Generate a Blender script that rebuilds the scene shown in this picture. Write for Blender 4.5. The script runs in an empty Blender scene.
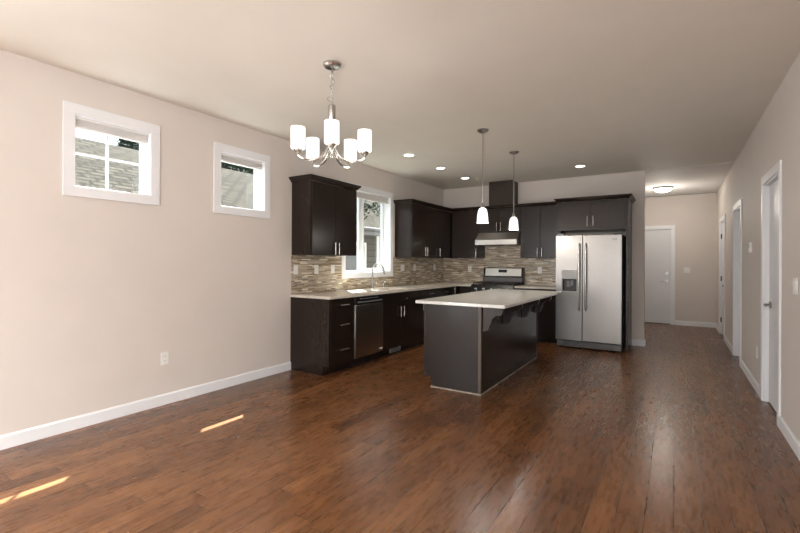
import bpy, bmesh, math, random
from mathutils import Vector, Matrix
random.seed(7)
C = bpy.context.scene.collection
scene = bpy.context.scene
pi = math.pi

# ------------------------------------------------------------------ camera
W_PX = 800.0
F_PX, CAM_H, HOR, YAW, ROLL = 433.2, 1.30, 261.97, 0.5655, 0.0045
cam_d = bpy.data.cameras.new('camera')
cam = bpy.data.objects.new('camera', cam_d); C.objects.link(cam)
cam_d.sensor_fit = 'HORIZONTAL'; cam_d.sensor_width = 36.0
cam_d.lens = 36.0 * F_PX / W_PX
cam_d.shift_y = -(266.5 - HOR) / W_PX
cam_d.clip_start = 0.05; cam_d.clip_end = 200
sn, cs = math.sin(YAW), math.cos(YAW)
R_ = Vector((cs, sn, 0)); U_ = Vector((0, 0, 1)); B_ = Vector((sn, -cs, 0))
R2 = R_ * math.cos(ROLL) + U_ * math.sin(ROLL); U2 = U_ * math.cos(ROLL) - R_ * math.sin(ROLL)
m = Matrix((R2, U2, B_)).transposed().to_4x4(); m.translation = Vector((0, 0, CAM_H))
cam.matrix_world = m
scene.camera = cam

# ------------------------------------------------------------------ light, exposure
vs = scene.view_settings
vs.view_transform = 'Standard'; vs.look = 'None'; vs.gamma = 1.0; vs.use_curve_mapping = False
vs.exposure = 0.42

world = bpy.data.worlds.new('sky'); scene.world = world; world.use_nodes = True
bg = world.node_tree.nodes['Background']
bg.inputs[0].default_value = (0.80, 0.90, 1.0, 1); bg.inputs[1].default_value = 2.0

def sun(direction, strength, color):
    l = bpy.data.lights.new('sun', 'SUN'); l.energy = strength; l.color = color; l.angle = math.radians(0.4)
    o = bpy.data.objects.new('sun', l); C.objects.link(o)
    o.rotation_euler = Vector(direction).to_track_quat('-Z', 'Y').to_euler(); o.location = (-20, 20, 40)
sun((1, -0.9, -2.33), 42.0, (1.0, 0.97, 0.92))

def area(name, loc, direction, sx, sy, power, color):
    l = bpy.data.lights.new(name, 'AREA'); l.shape = 'RECTANGLE'; l.size = sx; l.size_y = sy
    l.energy = power; l.color = color
    o = bpy.data.objects.new(name, l); C.objects.link(o); o.location = loc
    o.rotation_euler = Vector(direction).to_track_quat('-Z', 'Z').to_euler()
    return o
# fill lights added at the unseen openings behind the camera to brighten the room
area('patio_fill_light', (-0.45, -4.02, 1.15), (0, 1, 0), 2.0, 2.1, 35, (0.95, 0.97, 1.0))
area('left_fill_light', (-3.93, -1.2, 1.35), (1, 0.0, 0), 2.8, 2.0, 120, (0.94, 0.97, 1.0))
area('right_fill_light', (0.73, -2.4, 1.35), (-1, 0.0, 0), 2.6, 2.2, 165, (0.97, 0.98, 1.0))
# bare fill spots added behind the camera, without any fixtures
for lx, ly in ((-3.0, -3.2), (-0.4, -3.2), (-3.0, -1.6), (-0.4, -1.6), (-1.7, -2.4)):
    l = bpy.data.lights.new('rear_fill_spot', 'SPOT'); l.energy = 150; l.color = (1.0, 0.97, 0.93)
    l.spot_size = math.radians(150); l.spot_blend = 0.7; l.shadow_soft_size = 0.08
    o = bpy.data.objects.new('rear_fill_spot', l); C.objects.link(o); o.location = (lx, ly, 2.70)

# ------------------------------------------------------------------ constants
XL, XR, YB, YH, H = -3.902, 0.713, 7.757, 10.815, 2.745
YR = -4.0            # rear wall, behind the camera
HX = -1.107          # hall left wall
WT = 0.17            # outer wall thickness
CT = 0.905           # counter top height

# ------------------------------------------------------------------ materials
def new_mat(name):
    mt = bpy.data.materials.new(name); mt.use_nodes = True
    nt = mt.node_tree; b = nt.nodes['Principled BSDF']
    return mt, nt, b
def N(nt, t, **kw):
    n = nt.nodes.new(t)
    for k, v in kw.items(): setattr(n, k, v)
    return n
def mathn(nt, op, a, b=None, c=None):
    n = N(nt, 'ShaderNodeMath', operation=op)
    for i, v in enumerate((a, b, c)):
        if v is None: continue
        if isinstance(v, (int, float)): n.inputs[i].default_value = v
        else: nt.links.new(v, n.inputs[i])
    return n.outputs[0]
def ramp(nt, fac, stops, interp='LINEAR'):
    r = N(nt, 'ShaderNodeValToRGB'); cr = r.color_ramp; cr.interpolation = interp
    while len(cr.elements) < len(stops): cr.elements.new(0.5)
    for e, (p, c) in zip(cr.elements, stops): e.position = p; e.color = (*c, 1)
    nt.links.new(fac, r.inputs[0]); return r.outputs[0]
def coord(nt):
    return N(nt, 'ShaderNodeNewGeometry').outputs['Position']
def noise(nt, vec, scale, detail=3, stretch=None, rough=0.5):
    if stretch:
        mp = N(nt, 'ShaderNodeMapping'); mp.inputs['Scale'].default_value = stretch
        nt.links.new(vec, mp.inputs[0]); vec = mp.outputs[0]
    n = N(nt, 'ShaderNodeTexNoise'); n.inputs['Scale'].default_value = scale
    n.inputs['Detail'].default_value = detail; n.inputs['Roughness'].default_value = rough
    nt.links.new(vec, n.inputs['Vector']); return n.outputs['Fac']
def bump(nt, b, height, strength, dist=0.01):
    n = N(nt, 'ShaderNodeBump'); n.inputs['Strength'].default_value = strength
    n.inputs['Distance'].default_value = dist
    nt.links.new(height, n.inputs['Height']); nt.links.new(n.outputs[0], b.inputs['Normal'])

def paint(name, col, rough=0.6, tex=0.06):
    mt, nt, b = new_mat(name); p = coord(nt)
    f = noise(nt, p, 3.0, 2)
    c0 = tuple(x * 0.985 for x in col); c1 = tuple(min(1, x * 1.015) for x in col)
    nt.links.new(ramp(nt, f, [(0.3, c0), (0.7, c1)]), b.inputs['Base Color'])
    b.inputs['Roughness'].default_value = rough
    b.inputs['Specular IOR Level'].default_value = 0.3
    if tex: bump(nt, b, noise(nt, p, 160, 2), tex, 0.003)
    return mt
def plain(name, col, rough=0.4, metal=0.0, spec=0.5, coat=0.0):
    mt, nt, b = new_mat(name); p = coord(nt)
    f = noise(nt, p, 40, 2)
    nt.links.new(ramp(nt, f, [(0.3, tuple(x * 0.96 for x in col)), (0.7, tuple(min(1, x * 1.04) for x in col))]), b.inputs['Base Color'])
    b.inputs['Roughness'].default_value = rough; b.inputs['Metallic'].default_value = metal
    b.inputs['Specular IOR Level'].default_value = spec; b.inputs['Coat Weight'].default_value = coat
    return mt
def brushed(name, col, rough, stretch, amt=0.08):
    mt, nt, b = new_mat(name); p = coord(nt)
    f = noise(nt, p, 60, 3, stretch)
    nt.links.new(ramp(nt, f, [(0.2, tuple(x * 0.93 for x in col)), (0.8, tuple(min(1, x * 1.05) for x in col))]), b.inputs['Base Color'])
    b.inputs['Metallic'].default_value = 1.0
    r = mathn(nt, 'MULTIPLY_ADD', f, amt, rough - amt / 2); nt.links.new(r, b.inputs['Roughness'])
    return mt
def emit(name, col, s, base=(0.9, 0.9, 0.9)):
    mt, nt, b = new_mat(name)
    b.inputs['Base Color'].default_value = (*base, 1); b.inputs['Roughness'].default_value = 0.3
    b.inputs['Emission Color'].default_value = (*col, 1); b.inputs['Emission Strength'].default_value = s
    return mt
def wood(name, c0, c1, rough, axis='z'):
    mt, nt, b = new_mat(name); p = coord(nt)
    st = {'z': (9, 9, 1), 'y': (9, 1, 9), 'x': (1, 9, 9)}[axis]
    f = noise(nt, p, 8, 5, st, 0.6)
    nt.links.new(ramp(nt, f, [(0.25, c0), (0.75, c1)]), b.inputs['Base Color'])
    b.inputs['Roughness'].default_value = rough; b.inputs['Specular IOR Level'].default_value = 0.32
    return mt

def floor_mat():
    mt, nt, b = new_mat('hardwood_planks'); p = coord(nt)
    sep = N(nt, 'ShaderNodeSeparateXYZ'); nt.links.new(p, sep.inputs[0])
    x, y = sep.outputs[0], sep.outputs[1]
    pw = 0.127
    xs = mathn(nt, 'DIVIDE', x, pw); row = mathn(nt, 'FLOOR', xs); fx = mathn(nt, 'SUBTRACT', xs, row)
    wn = N(nt, 'ShaderNodeTexWhiteNoise', noise_dimensions='1D'); nt.links.new(row, wn.inputs['W'])
    ln = mathn(nt, 'MULTIPLY_ADD', wn.outputs[0], 0.5, 0.75)
    ys = mathn(nt, 'ADD', mathn(nt, 'DIVIDE', y, ln), mathn(nt, 'MULTIPLY', wn.outputs[0], 37.0))
    col = mathn(nt, 'FLOOR', ys); fy = mathn(nt, 'SUBTRACT', ys, col)
    cmb = N(nt, 'ShaderNodeCombineXYZ'); nt.links.new(row, cmb.inputs[0]); nt.links.new(col, cmb.inputs[1])
    w2 = N(nt, 'ShaderNodeTexWhiteNoise', noise_dimensions='3D'); nt.links.new(cmb.outputs[0], w2.inputs['Vector'])
    pid = w2.outputs['Value']
    # grain shifted per plank
    off = N(nt, 'ShaderNodeVectorMath', operation='MULTIPLY_ADD')
    nt.links.new(w2.outputs['Color'], off.inputs[0]); off.inputs[1].default_value = (7, 7, 7); nt.links.new(p, off.inputs[2])
    g1 = noise(nt, off.outputs[0], 6, 8, (7, 1.0, 1), 0.66)
    g2 = noise(nt, off.outputs[0], 4.0, 4, (2.2, 1.0, 1), 0.55)
    g3 = noise(nt, off.outputs[0], 3.5, 1, (2.0, 1.0, 1), 0.5)
    v = mathn(nt, 'ADD', mathn(nt, 'MULTIPLY', pid, 0.22), mathn(nt, 'ADD', mathn(nt, 'MULTIPLY', g1, 0.40), mathn(nt, 'MULTIPLY', g2, 0.40)))
    c = ramp(nt, v, [(0.34, (0.080, 0.031, 0.011)), (0.48, (0.135, 0.054, 0.019)), (0.62, (0.185, 0.078, 0.029)), (0.78, (0.26, 0.117, 0.046))])
    # seams
    ex = mathn(nt, 'MINIMUM', fx, mathn(nt, 'SUBTRACT', 1.0, fx)); exm = mathn(nt, 'MULTIPLY', ex, pw)
    ey = mathn(nt, 'MINIMUM', fy, mathn(nt, 'SUBTRACT', 1.0, fy)); eym = mathn(nt, 'MULTIPLY', ey, 0.95)
    e = mathn(nt, 'MINIMUM', exm, eym)
    seam = N(nt, 'ShaderNodeMapRange'); nt.links.new(e, seam.inputs[0])
    seam.inputs[1].default_value = 0.0008; seam.inputs[2].default_value = 0.0038
    seam.inputs[3].default_value = 0.22; seam.inputs[4].default_value = 1.0
    mx = N(nt, 'ShaderNodeMix', data_type='RGBA', blend_type='MULTIPLY'); mx.inputs[0].default_value = 1
    nt.links.new(c, mx.inputs[6]); nt.links.new(seam.outputs[0], mx.inputs[7])
    nt.links.new(mx.outputs[2], b.inputs['Base Color'])
    rr = mathn(nt, 'MULTIPLY_ADD', g1, 0.16, 0.20); nt.links.new(rr, b.inputs['Roughness'])
    b.inputs['Specular IOR Level'].default_value = 0.5
    hgt = mathn(nt, 'ADD', mathn(nt, 'MULTIPLY', seam.outputs[0], 0.8), mathn(nt, 'ADD', mathn(nt, 'MULTIPLY', g3, 0.35), mathn(nt, 'MULTIPLY', g1, 0.02)))
    bump(nt, b, hgt, 0.13, 0.006)
    return mt

def tile_mat(name, horiz):
    mt, nt, b = new_mat(name); p = coord(nt)
    sep = N(nt, 'ShaderNodeSeparateXYZ'); nt.links.new(p, sep.inputs[0])
    u, z = sep.outputs[0 if horiz == 'x' else 1], sep.outputs[2]
    rh = 0.0155
    zs = mathn(nt, 'DIVIDE', z, rh); row = mathn(nt, 'FLOOR', zs); fz = mathn(nt, 'SUBTRACT', zs, row)
    wn = N(nt, 'ShaderNodeTexWhiteNoise', noise_dimensions='1D'); nt.links.new(row, wn.inputs['W'])
    ln = mathn(nt, 'MULTIPLY_ADD', wn.outputs[0], 0.11, 0.08)
    us = mathn(nt, 'ADD', mathn(nt, 'DIVIDE', u, ln), mathn(nt, 'MULTIPLY', wn.outputs[0], 53.0))
    col = mathn(nt, 'FLOOR', us); fu = mathn(nt, 'SUBTRACT', us, col)
    cmb = N(nt, 'ShaderNodeCombineXYZ'); nt.links.new(row, cmb.inputs[0]); nt.links.new(col, cmb.inputs[1])
    w2 = N(nt, 'ShaderNodeTexWhiteNoise', noise_dimensions='3D'); nt.links.new(cmb.outputs[0], w2.inputs['Vector'])
    c = ramp(nt, w2.outputs['Value'], [(0.0, (0.23, 0.165, 0.105)), (0.2, (0.42, 0.34, 0.245)), (0.42, (0.31, 0.26, 0.20)), (0.58, (0.55, 0.47, 0.355)), (0.78, (0.40, 0.36, 0.30)), (0.9, (0.76, 0.70, 0.58))], 'CONSTANT')
    ez = mathn(nt, 'MULTIPLY', mathn(nt, 'MINIMUM', fz, mathn(nt, 'SUBTRACT', 1.0, fz)), rh)
    eu = mathn(nt, 'MULTIPLY', mathn(nt, 'MINIMUM', fu, mathn(nt, 'SUBTRACT', 1.0, fu)), 0.13)
    e = mathn(nt, 'MINIMUM', ez, eu)
    seam = N(nt, 'ShaderNodeMapRange'); nt.links.new(e, seam.inputs[0])
    seam.inputs[1].default_value = 0.0004; seam.inputs[2].default_value = 0.0014
    mx = N(nt, 'ShaderNodeMix', data_type='RGBA'); nt.links.new(seam.outputs[0], mx.inputs[0])
    mx.inputs[6].default_value = (0.36, 0.30, 0.23, 1); nt.links.new(c, mx.inputs[7])
    nt.links.new(mx.outputs[2], b.inputs['Base Color'])
    b.inputs['Roughness'].default_value = 0.3
    bump(nt, b, seam.outputs[0], 0.3, 0.002)
    return mt
def quartz(name, c0, c1, rough):
    mt, nt, b = new_mat(name); p = coord(nt)
    f = noise(nt, p, 130, 4); g = noise(nt, p, 9, 3)
    v = mathn(nt, 'ADD', mathn(nt, 'MULTIPLY', f, 0.7), mathn(nt, 'MULTIPLY', g, 0.3))
    nt.links.new(ramp(nt, v, [(0.35, c0), (0.6, c1)]), b.inputs['Base Color'])
    b.inputs['Roughness'].default_value = rough
    return mt
def glass_mat():
    mt, nt, b = new_mat('window_glass')
    nt.nodes.remove(b); out = nt.nodes['Material Output']
    t = N(nt, 'ShaderNodeBsdfTransparent'); t.inputs[0].default_value = (0.96, 0.98, 0.97, 1)
    g = N(nt, 'ShaderNodeBsdfGlossy'); g.inputs['Roughness'].default_value = 0.02
    lw = N(nt, 'ShaderNodeLayerWeight'); lw.inputs[0].default_value = 0.5
    fr = mathn(nt, 'MULTIPLY_ADD', mathn(nt, 'POWER', lw.outputs['Facing'], 5.0), 0.9, 0.03)
    mx = N(nt, 'ShaderNodeMixShader'); nt.links.new(fr, mx.inputs[0])
    nt.links.new(t.outputs[0], mx.inputs[1]); nt.links.new(g.outputs[0], mx.inputs[2])
    nt.links.new(mx.outputs[0], out.inputs[0]); return mt
def shingle_mat():
    mt, nt, b = new_mat('roof_shingles'); p = coord(nt)
    sep = N(nt, 'ShaderNodeSeparateXYZ'); nt.links.new(p, sep.inputs[0])
    cmb = N(nt, 'ShaderNodeCombineXYZ'); nt.links.new(sep.outputs[1], cmb.inputs[0]); nt.links.new(mathn(nt, 'MULTIPLY', sep.outputs[0], 1.1), cmb.inputs[1])
    br = N(nt, 'ShaderNodeTexBrick'); nt.links.new(cmb.outputs[0], br.inputs['Vector'])
    br.inputs['Scale'].default_value = 1.0; br.inputs['Brick Width'].default_value = 0.3; br.inputs['Row Height'].default_value = 0.17
    br.inputs['Mortar Size'].default_value = 0.03; br.inputs['Bias'].default_value = 0.0
    br.inputs['Color1'].default_value = (0.024, 0.021, 0.017, 1); br.inputs['Color2'].default_value = (0.048, 0.042, 0.033, 1)
    br.inputs['Mortar'].default_value = (0.013, 0.012, 0.010, 1)
    f = noise(nt, p, 14, 4)
    mx = N(nt, 'ShaderNodeMix', data_type='RGBA', blend_type='MULTIPLY'); mx.inputs[0].default_value = 0.7
    nt.links.new(br.outputs['Color'], mx.inputs[6]); nt.links.new(ramp(nt, f, [(0.3, (0.6, 0.6, 0.6)), (0.7, (1.0, 1.0, 1.0))]), mx.inputs[7])
    nt.links.new(mx.outputs[2], b.inputs['Base Color']); b.inputs['Roughness'].default_value = 0.95; b.inputs['Specular IOR Level'].default_value = 0.05
    return mt
def siding_mat():
    mt, nt, b = new_mat('lap_siding'); p = coord(nt)
    sep = N(nt, 'ShaderNodeSeparateXYZ'); nt.links.new(p, sep.inputs[0])
    fz = mathn(nt, 'FRACT', mathn(nt, 'DIVIDE', sep.outputs[2], 0.16))
    nt.links.new(ramp(nt, fz, [(0.0, (0.03, 0.028, 0.026)), (0.15, (0.095, 0.088, 0.08)), (1.0, (0.11, 0.102, 0.094))]), b.inputs['Base Color'])
    b.inputs['Roughness'].default_value = 0.8; return mt
def shade_fabric():
    mt, nt, b = new_mat('cellular_shade_fabric'); p = coord(nt)
    sep = N(nt, 'ShaderNodeSeparateXYZ'); nt.links.new(p, sep.inputs[0])
    fz = mathn(nt, 'PINGPONG', sep.outputs[2], 0.006)
    nt.links.new(ramp(nt, mathn(nt, 'DIVIDE', fz, 0.006), [(0.0, (0.66, 0.65, 0.64)), (1.0, (0.82, 0.81, 0.79))]), b.inputs['Base Color'])
    b.inputs['Roughness'].default_value = 0.8
    return mt

M = dict(
    wall=paint('greige_wall_paint', (0.665, 0.612, 0.568)),
    ceil=paint('ceiling_paint', (0.735, 0.70, 0.64), 0.7, 0.12),
    hallceil=paint('hall_ceiling_paint', (0.74, 0.72, 0.70), 0.7, 0.12),
    trim=paint('white_trim_paint', (0.78, 0.79, 0.81), 0.35, 0),
    door=paint('white_door_paint', (0.72, 0.73, 0.75), 0.38, 0),
    vinyl=plain('white_vinyl', (0.86, 0.88, 0.90), 0.35),
    floor=floor_mat(),
    cab=wood('espresso_wood', (0.014, 0.0085, 0.006), (0.019, 0.012, 0.009), 0.27),
    cabx=wood('espresso_edge', (0.016, 0.010, 0.008), (0.028, 0.018, 0.014), 0.30),
    dark=plain('gap_shade_dark', (0.008, 0.007, 0.006), 0.7),  # near-black for the shaded gap under the doors
    tilel=tile_mat('linear_mosaic_left', 'y'), tileb=tile_mat('linear_mosaic_back', 'x'),
    quartz=quartz('beige_quartz', (0.46, 0.42, 0.36), (0.68, 0.64, 0.57), 0.18),
    quartz2=quartz('pale_island_quartz', (0.58, 0.57, 0.54), (0.76, 0.75, 0.72), 0.11),
    steel=brushed('brushed_steel', (0.265, 0.255, 0.245), 0.32, (30, 30, 0.6)),
    steelh=brushed('brushed_steel_hood', (0.62, 0.60, 0.56), 0.30, (1, 30, 30)),
    steeld=brushed('dishwasher_steel', (0.42, 0.40, 0.37), 0.30, (30, 30, 0.6)),
    nickel=plain('satin_nickel', (0.48, 0.47, 0.45), 0.25, 1.0),
    nickeld=plain('dark_nickel', (0.30, 0.29, 0.275), 0.3, 1.0),
    chrome=plain('chrome', (0.75, 0.75, 0.75), 0.12, 1.0),
    black=plain('black_enamel', (0.012, 0.012, 0.013), 0.22),
    iron=plain('cast_iron', (0.015, 0.014, 0.014), 0.55),
    grey=plain('grey_plastic', (0.16, 0.16, 0.165), 0.4),
    greyl=plain('light_grey_plastic', (0.42, 0.42, 0.42), 0.35),
    plate=plain('white_plastic', (0.80, 0.79, 0.76), 0.35),
    slot=plain('dark_slot', (0.05, 0.05, 0.05), 0.5),
    strip=plain('brown_edge_strip', (0.075, 0.052, 0.038), 0.4), shoe=plain('pale_caulk_strip', (0.32, 0.27, 0.22), 0.5),
    shade=emit('opal_glass_lit', (1.0, 0.97, 0.94), 0.75),
    pshade=emit('pendant_glass_lit', (1.0, 0.98, 0.97), 0.8),
    can=emit('recessed_lens_lit', (1.0, 0.95, 0.85), 6.0),
    dome=emit('dome_glass_lit', (1.0, 0.96, 0.88), 4.0),
    glass=glass_mat(), shingle=shingle_mat(), siding=siding_mat(), fabric=shade_fabric(),
    leaf=plain('evergreen_leaves', (0.012, 0.028, 0.012), 0.8),
    leaf2=plain('green_leaves', (0.020, 0.042, 0.014), 0.8),
    bark=plain('bark', (0.07, 0.05, 0.035), 0.9),
    grass=plain('grass', (0.020, 0.026, 0.014), 0.9),
    duct=wood('brown_duct_panel', (0.030, 0.020, 0.014), (0.045, 0.031, 0.023), 0.45),
)

# ------------------------------------------------------------------ mesh helpers
IDN = lambda u, v, z: (u, v, z)
LEFT = lambda u, v, z: (XL + v, u, z)       # u along y, v out of the left wall
BACK = lambda u, v, z: (u, YB - v, z)       # u along x, v out of the back wall
RIGHT = lambda u, v, z: (XR - v, u, z)
HALL = lambda u, v, z: (u, YH - v, z)

class MB:
    def __init__(self, fr=IDN): self.bm = bmesh.new(); self.fr = fr
    def face(self, vs_):
        try: return self.bm.faces.new(vs_)
        except ValueError: return None
    def box(self, u0, u1, v0, v1, z0, z1):
        P = [self.bm.verts.new(self.fr(u, v, z)) for z in (z0, z1) for v in (v0, v1) for u in (u0, u1)]
        for q in ((0, 1, 3, 2), (4, 6, 7, 5), (0, 4, 5, 1), (2, 3, 7, 6), (0, 2, 6, 4), (1, 5, 7, 3)):
            self.face([P[i] for i in q])
        return self
    def prism(self, pts, a, b, mp):
        """pts: 2D outline; mp(p, t) -> (u,v,z); extruded from t=a to t=b"""
        A = [self.bm.verts.new(self.fr(*mp(p, a))) for p in pts]; B = [self.bm.verts.new(self.fr(*mp(p, b))) for p in pts]
        self.face(A); self.face(list(reversed(B)))
        n = len(pts)
        for i in range(n): self.face([A[i], A[(i + 1) % n], B[(i + 1) % n], B[i]])
        return self
    def tube(self, path, r, n=10, cap=True):
        path = [Vector(self.fr(*p)) for p in path]
        rs = r if isinstance(r, (list, tuple)) else [r] * len(path)
        rings = []; prev = None
        for i, p in enumerate(path):
            if i == 0: d = path[1] - p
            elif i == len(path) - 1: d = p - path[-2]
            else: d = (path[i + 1] - p).normalized() + (p - path[i - 1]).normalized()
            d.normalize()
            if prev is None:
                a = d.cross(Vector((0, 0, 1)))
                if a.length < 0.01: a = d.cross(Vector((1, 0, 0)))
            else:
                a = prev - d * prev.dot(d)
            a.normalize(); prev = a; b = d.cross(a)
            rings.append([self.bm.verts.new(p + (a * math.cos(2 * pi * k / n) + b * math.sin(2 * pi * k / n)) * rs[i]) for k in range(n)])
        for A, B in zip(rings, rings[1:]):
            for k in range(n): self.face([A[k], A[(k + 1) % n], B[(k + 1) % n], B[k]])
        if cap: self.face(rings[0]); self.face(list(reversed(rings[-1])))
        return self
    def lathe(self, prof, c, n=28, axis='z', close=False):
        """prof: list of (r, h) around axis through c"""
        c = Vector(c); rings = []
        for r, h in prof:
            ring = []
            for k in range(n):
                a = 2 * pi * k / n; x, y = r * math.cos(a), r * math.sin(a)
                v = {'z': (x, y, h), 'y': (x, h, y), 'x': (h, x, y)}[axis]
                ring.append(self.bm.verts.new(c + Vector(v)))
            rings.append(ring)
        for A, B in zip(rings, rings[1:]):
            for k in range(n): self.face([A[k], A[(k + 1) % n], B[(k + 1) % n], B[k]])
        if close:
            for k in range(n): self.face([rings[-1][k], rings[-1][(k + 1) % n], rings[0][(k + 1) % n], rings[0][k]])
        else:
            self.face(rings[0]); self.face(list(reversed(rings[-1])))
        bmesh.ops.remove_doubles(self.bm, verts=[v for g in rings for v in g], dist=1e-6)
        return self
    def build(self, name, mat, parent=None, bevel=0.0, smooth=True, seg=2):
        bm = self.bm
        bmesh.ops.recalc_face_normals(bm, faces=bm.faces)
        if smooth:
            for f in bm.faces: f.smooth = True
            for e in bm.edges:
                if len(e.link_faces) != 2 or e.calc_face_angle(0) > math.radians(38): e.smooth = False
        off = Vector((0, 0, 0)); q = parent
        while q is not None: off += Vector(q.location); q = q.parent
        if parent is None:
            pass
        bmesh.ops.translate(bm, verts=bm.verts, vec=-off)
        me = bpy.data.meshes.new(name); bm.to_mesh(me); bm.free()
        me.materials.append(mat if not isinstance(mat, str) else M[mat])
        o = bpy.data.objects.new(name, me); C.objects.link(o)
        if parent is not None: o.parent = parent
        if bevel:
            b = o.modifiers.new('bevel', 'BEVEL'); b.width = bevel; b.segments = seg; b.limit_method = 'ANGLE'
            b.harden_normals = False
        return o

def tag(o, label=None, cat=None, group=None, kind=None):
    if label: o['label'] = label
    if cat: o['category'] = cat
    if group: o['group'] = group
    if kind: o['kind'] = kind
    return o
def empty(name, loc, label=None, cat=None, group=None, kind=None):
    o = bpy.data.objects.new(name, None); C.objects.link(o); o.location = loc; o.empty_display_size = 0.1
    return tag(o, label, cat, group, kind)
def st(o, label): return tag(o, label, None, None, 'structure')
def copy_tree(o, parent=None):
    c = o.copy(); C.objects.link(c); c.parent = parent
    for ch in [x for x in bpy.data.objects if x.parent == o]: copy_tree(ch, c)
    return c

# ------------------------------------------------------------------ room shell
def wall_open(mb, u0, u1, v0, v1, z0, z1, holes):
    """box wall with rectangular holes (hu0,hu1,hz0,hz1), holes sorted and not overlapping in u"""
    u = u0
    for (a, b, c, d) in sorted(holes):
        if a > u: mb.box(u, a, v0, v1, z0, z1)
        if c > z0: mb.box(a, b, v0, v1, z0, c)
        if d < z1: mb.box(a, b, v0, v1, d, z1)
        u = b
    if u < u1: mb.box(u, u1, v0, v1, z0, z1)
    return mb

st(MB().box(XL - WT, XR + 0.9, YR - 0.15, YH + 0.15, -0.12, 0).build('floor', 'floor'), 'dark brown hand-scraped hardwood plank floor')
st(MB().box(XL - WT, XR + 0.9, YR - 0.15, YB, H, H + 0.15).build('ceiling', 'ceil'), 'smooth beige ceiling over kitchen and dining area')
st(MB().box(-0.402, XR + 0.9, YB, YB + 0.12, H - 0.006, H + 0.15).box(HX - 0.12, XR + 0.9, YB + 0.12, YH + 0.15, H - 0.006, H + 0.15).build('ceiling_hall', 'hallceil'), 'paler ceiling over the hallway')

W1 = (1.465, 2.04, 1.868, 2.43); W2 = (2.73, 3.29, 1.858, 2.42); W3 = (4.700, 5.835, 1.14, 2.345)
W4 = (-2.65, 0.25, 0.3, 2.4)
W6 = (-3.65, -0.75, 0.2, 2.5)
wl = wall_open(MB(lambda u, v, z: (XL - v, u, z)), YR - 0.15, YH, 0, WT, 0, 3.59, [W1, W2, W3, W4])
st(wl.build('wall_left', 'wall', smooth=False), 'long greige wall with two high windows on the left')
D1 = (4.575, 5.315, 0, 2.05); D2 = (6.975, 7.715, 0, 2.05); D3 = (9.07, 9.98, 0, 2.05)
wr = wall_open(MB(lambda u, v, z: (XR + v, u, z)), YR - 0.15, YH, 0, 0.12, 0, H, [W6, D1, D2, D3])
st(wr.build('wall_right', 'wall', smooth=False), 'greige hallway wall with three doors on the right')
st(MB().box(XL, -0.402, YB, YB + 0.12, 0, H).build('wall_back', 'wall'), 'greige kitchen wall behind range and refrigerator')
st(MB().box(HX - 0.12, HX, YB + 0.12, YH, 0, H - 0.006).build('wall_hall', 'wall'), 'hallway side wall behind the kitchen')
HD = (-0.885, -0.065, 0, 2.035)
st(wall_open(MB(), HX - 0.12, XR + 0.12, YH, YH + 0.12, 0, H - 0.02, [HD]).build('wall_far', 'wall', smooth=False), 'greige end wall of the hallway with white door')
PD = (-1.5, 0.6, 0, 2.2)
st(wall_open(MB(), XL, XR, YR - 0.15, YR, 0, H, [PD]).build('wall_rear', 'wall', smooth=False), 'wall behind the camera with added patio door')
st(MB().box(XR + 0.75, XR + 0.9, YR, YH, 0, H - 0.006).build('wall_closet', 'wall'), 'wall behind the hallway doors')

BH, BT = 0.097, 0.014
def base(name, fr, u0, u1, label):
    mb = MB(fr); mb.prism([(0, 0), (BT, 0), (BT, BH - 0.012), (BT - 0.008, BH), (0, BH)], u0, u1, lambda p, t: (t, p[0], p[1]))
    st(mb.build(name, 'trim', smooth=False), label)
base('baseboard_left', LEFT, 0.3, 3.698, 'white baseboard along the left wall')
base('baseboard_right', RIGHT, -0.7, 4.505, 'white baseboard nearest on the right wall')
base('baseboard_right_middle', RIGHT, 5.385, 6.905, 'white baseboard between first and second right doors')
base('baseboard_right_far', RIGHT, 7.785, 9.0, 'white baseboard between second and third right doors')
base('baseboard_right_end', RIGHT, 10.05, YH, 'white baseboard beyond the third right door')
base('baseboard_far', HALL, 0.01, XR - BT, 'white baseboard on the hallway end wall')
base('baseboard_back', BACK, -0.571, -0.402, 'white baseboard beside the refrigerator panel')
base('baseboard_hall', lambda u, v, z: (-0.402 + v, u, z), YB - 0.0, YB + 0.12, 'white baseboard on the wall end at the hallway')

# our own roof's overhang outside the left wall (it shades the windows)
st(MB().box(-4.50, XL - WT, YR, YH + 0.3, 3.45, 3.59).build('trim_1', 'trim'), 'roof overhang outside the left wall')
st(MB().box(-30, XR + 8, -12, 40, -0.5, -0.42).build('ground', 'grass'), 'grass outside the house')
st(MB().box(-3.9, 6, -9, YR - 0.15, -0.2, -0.1).build('patio', 'greyl'), 'concrete patio outside the rear door')

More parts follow.
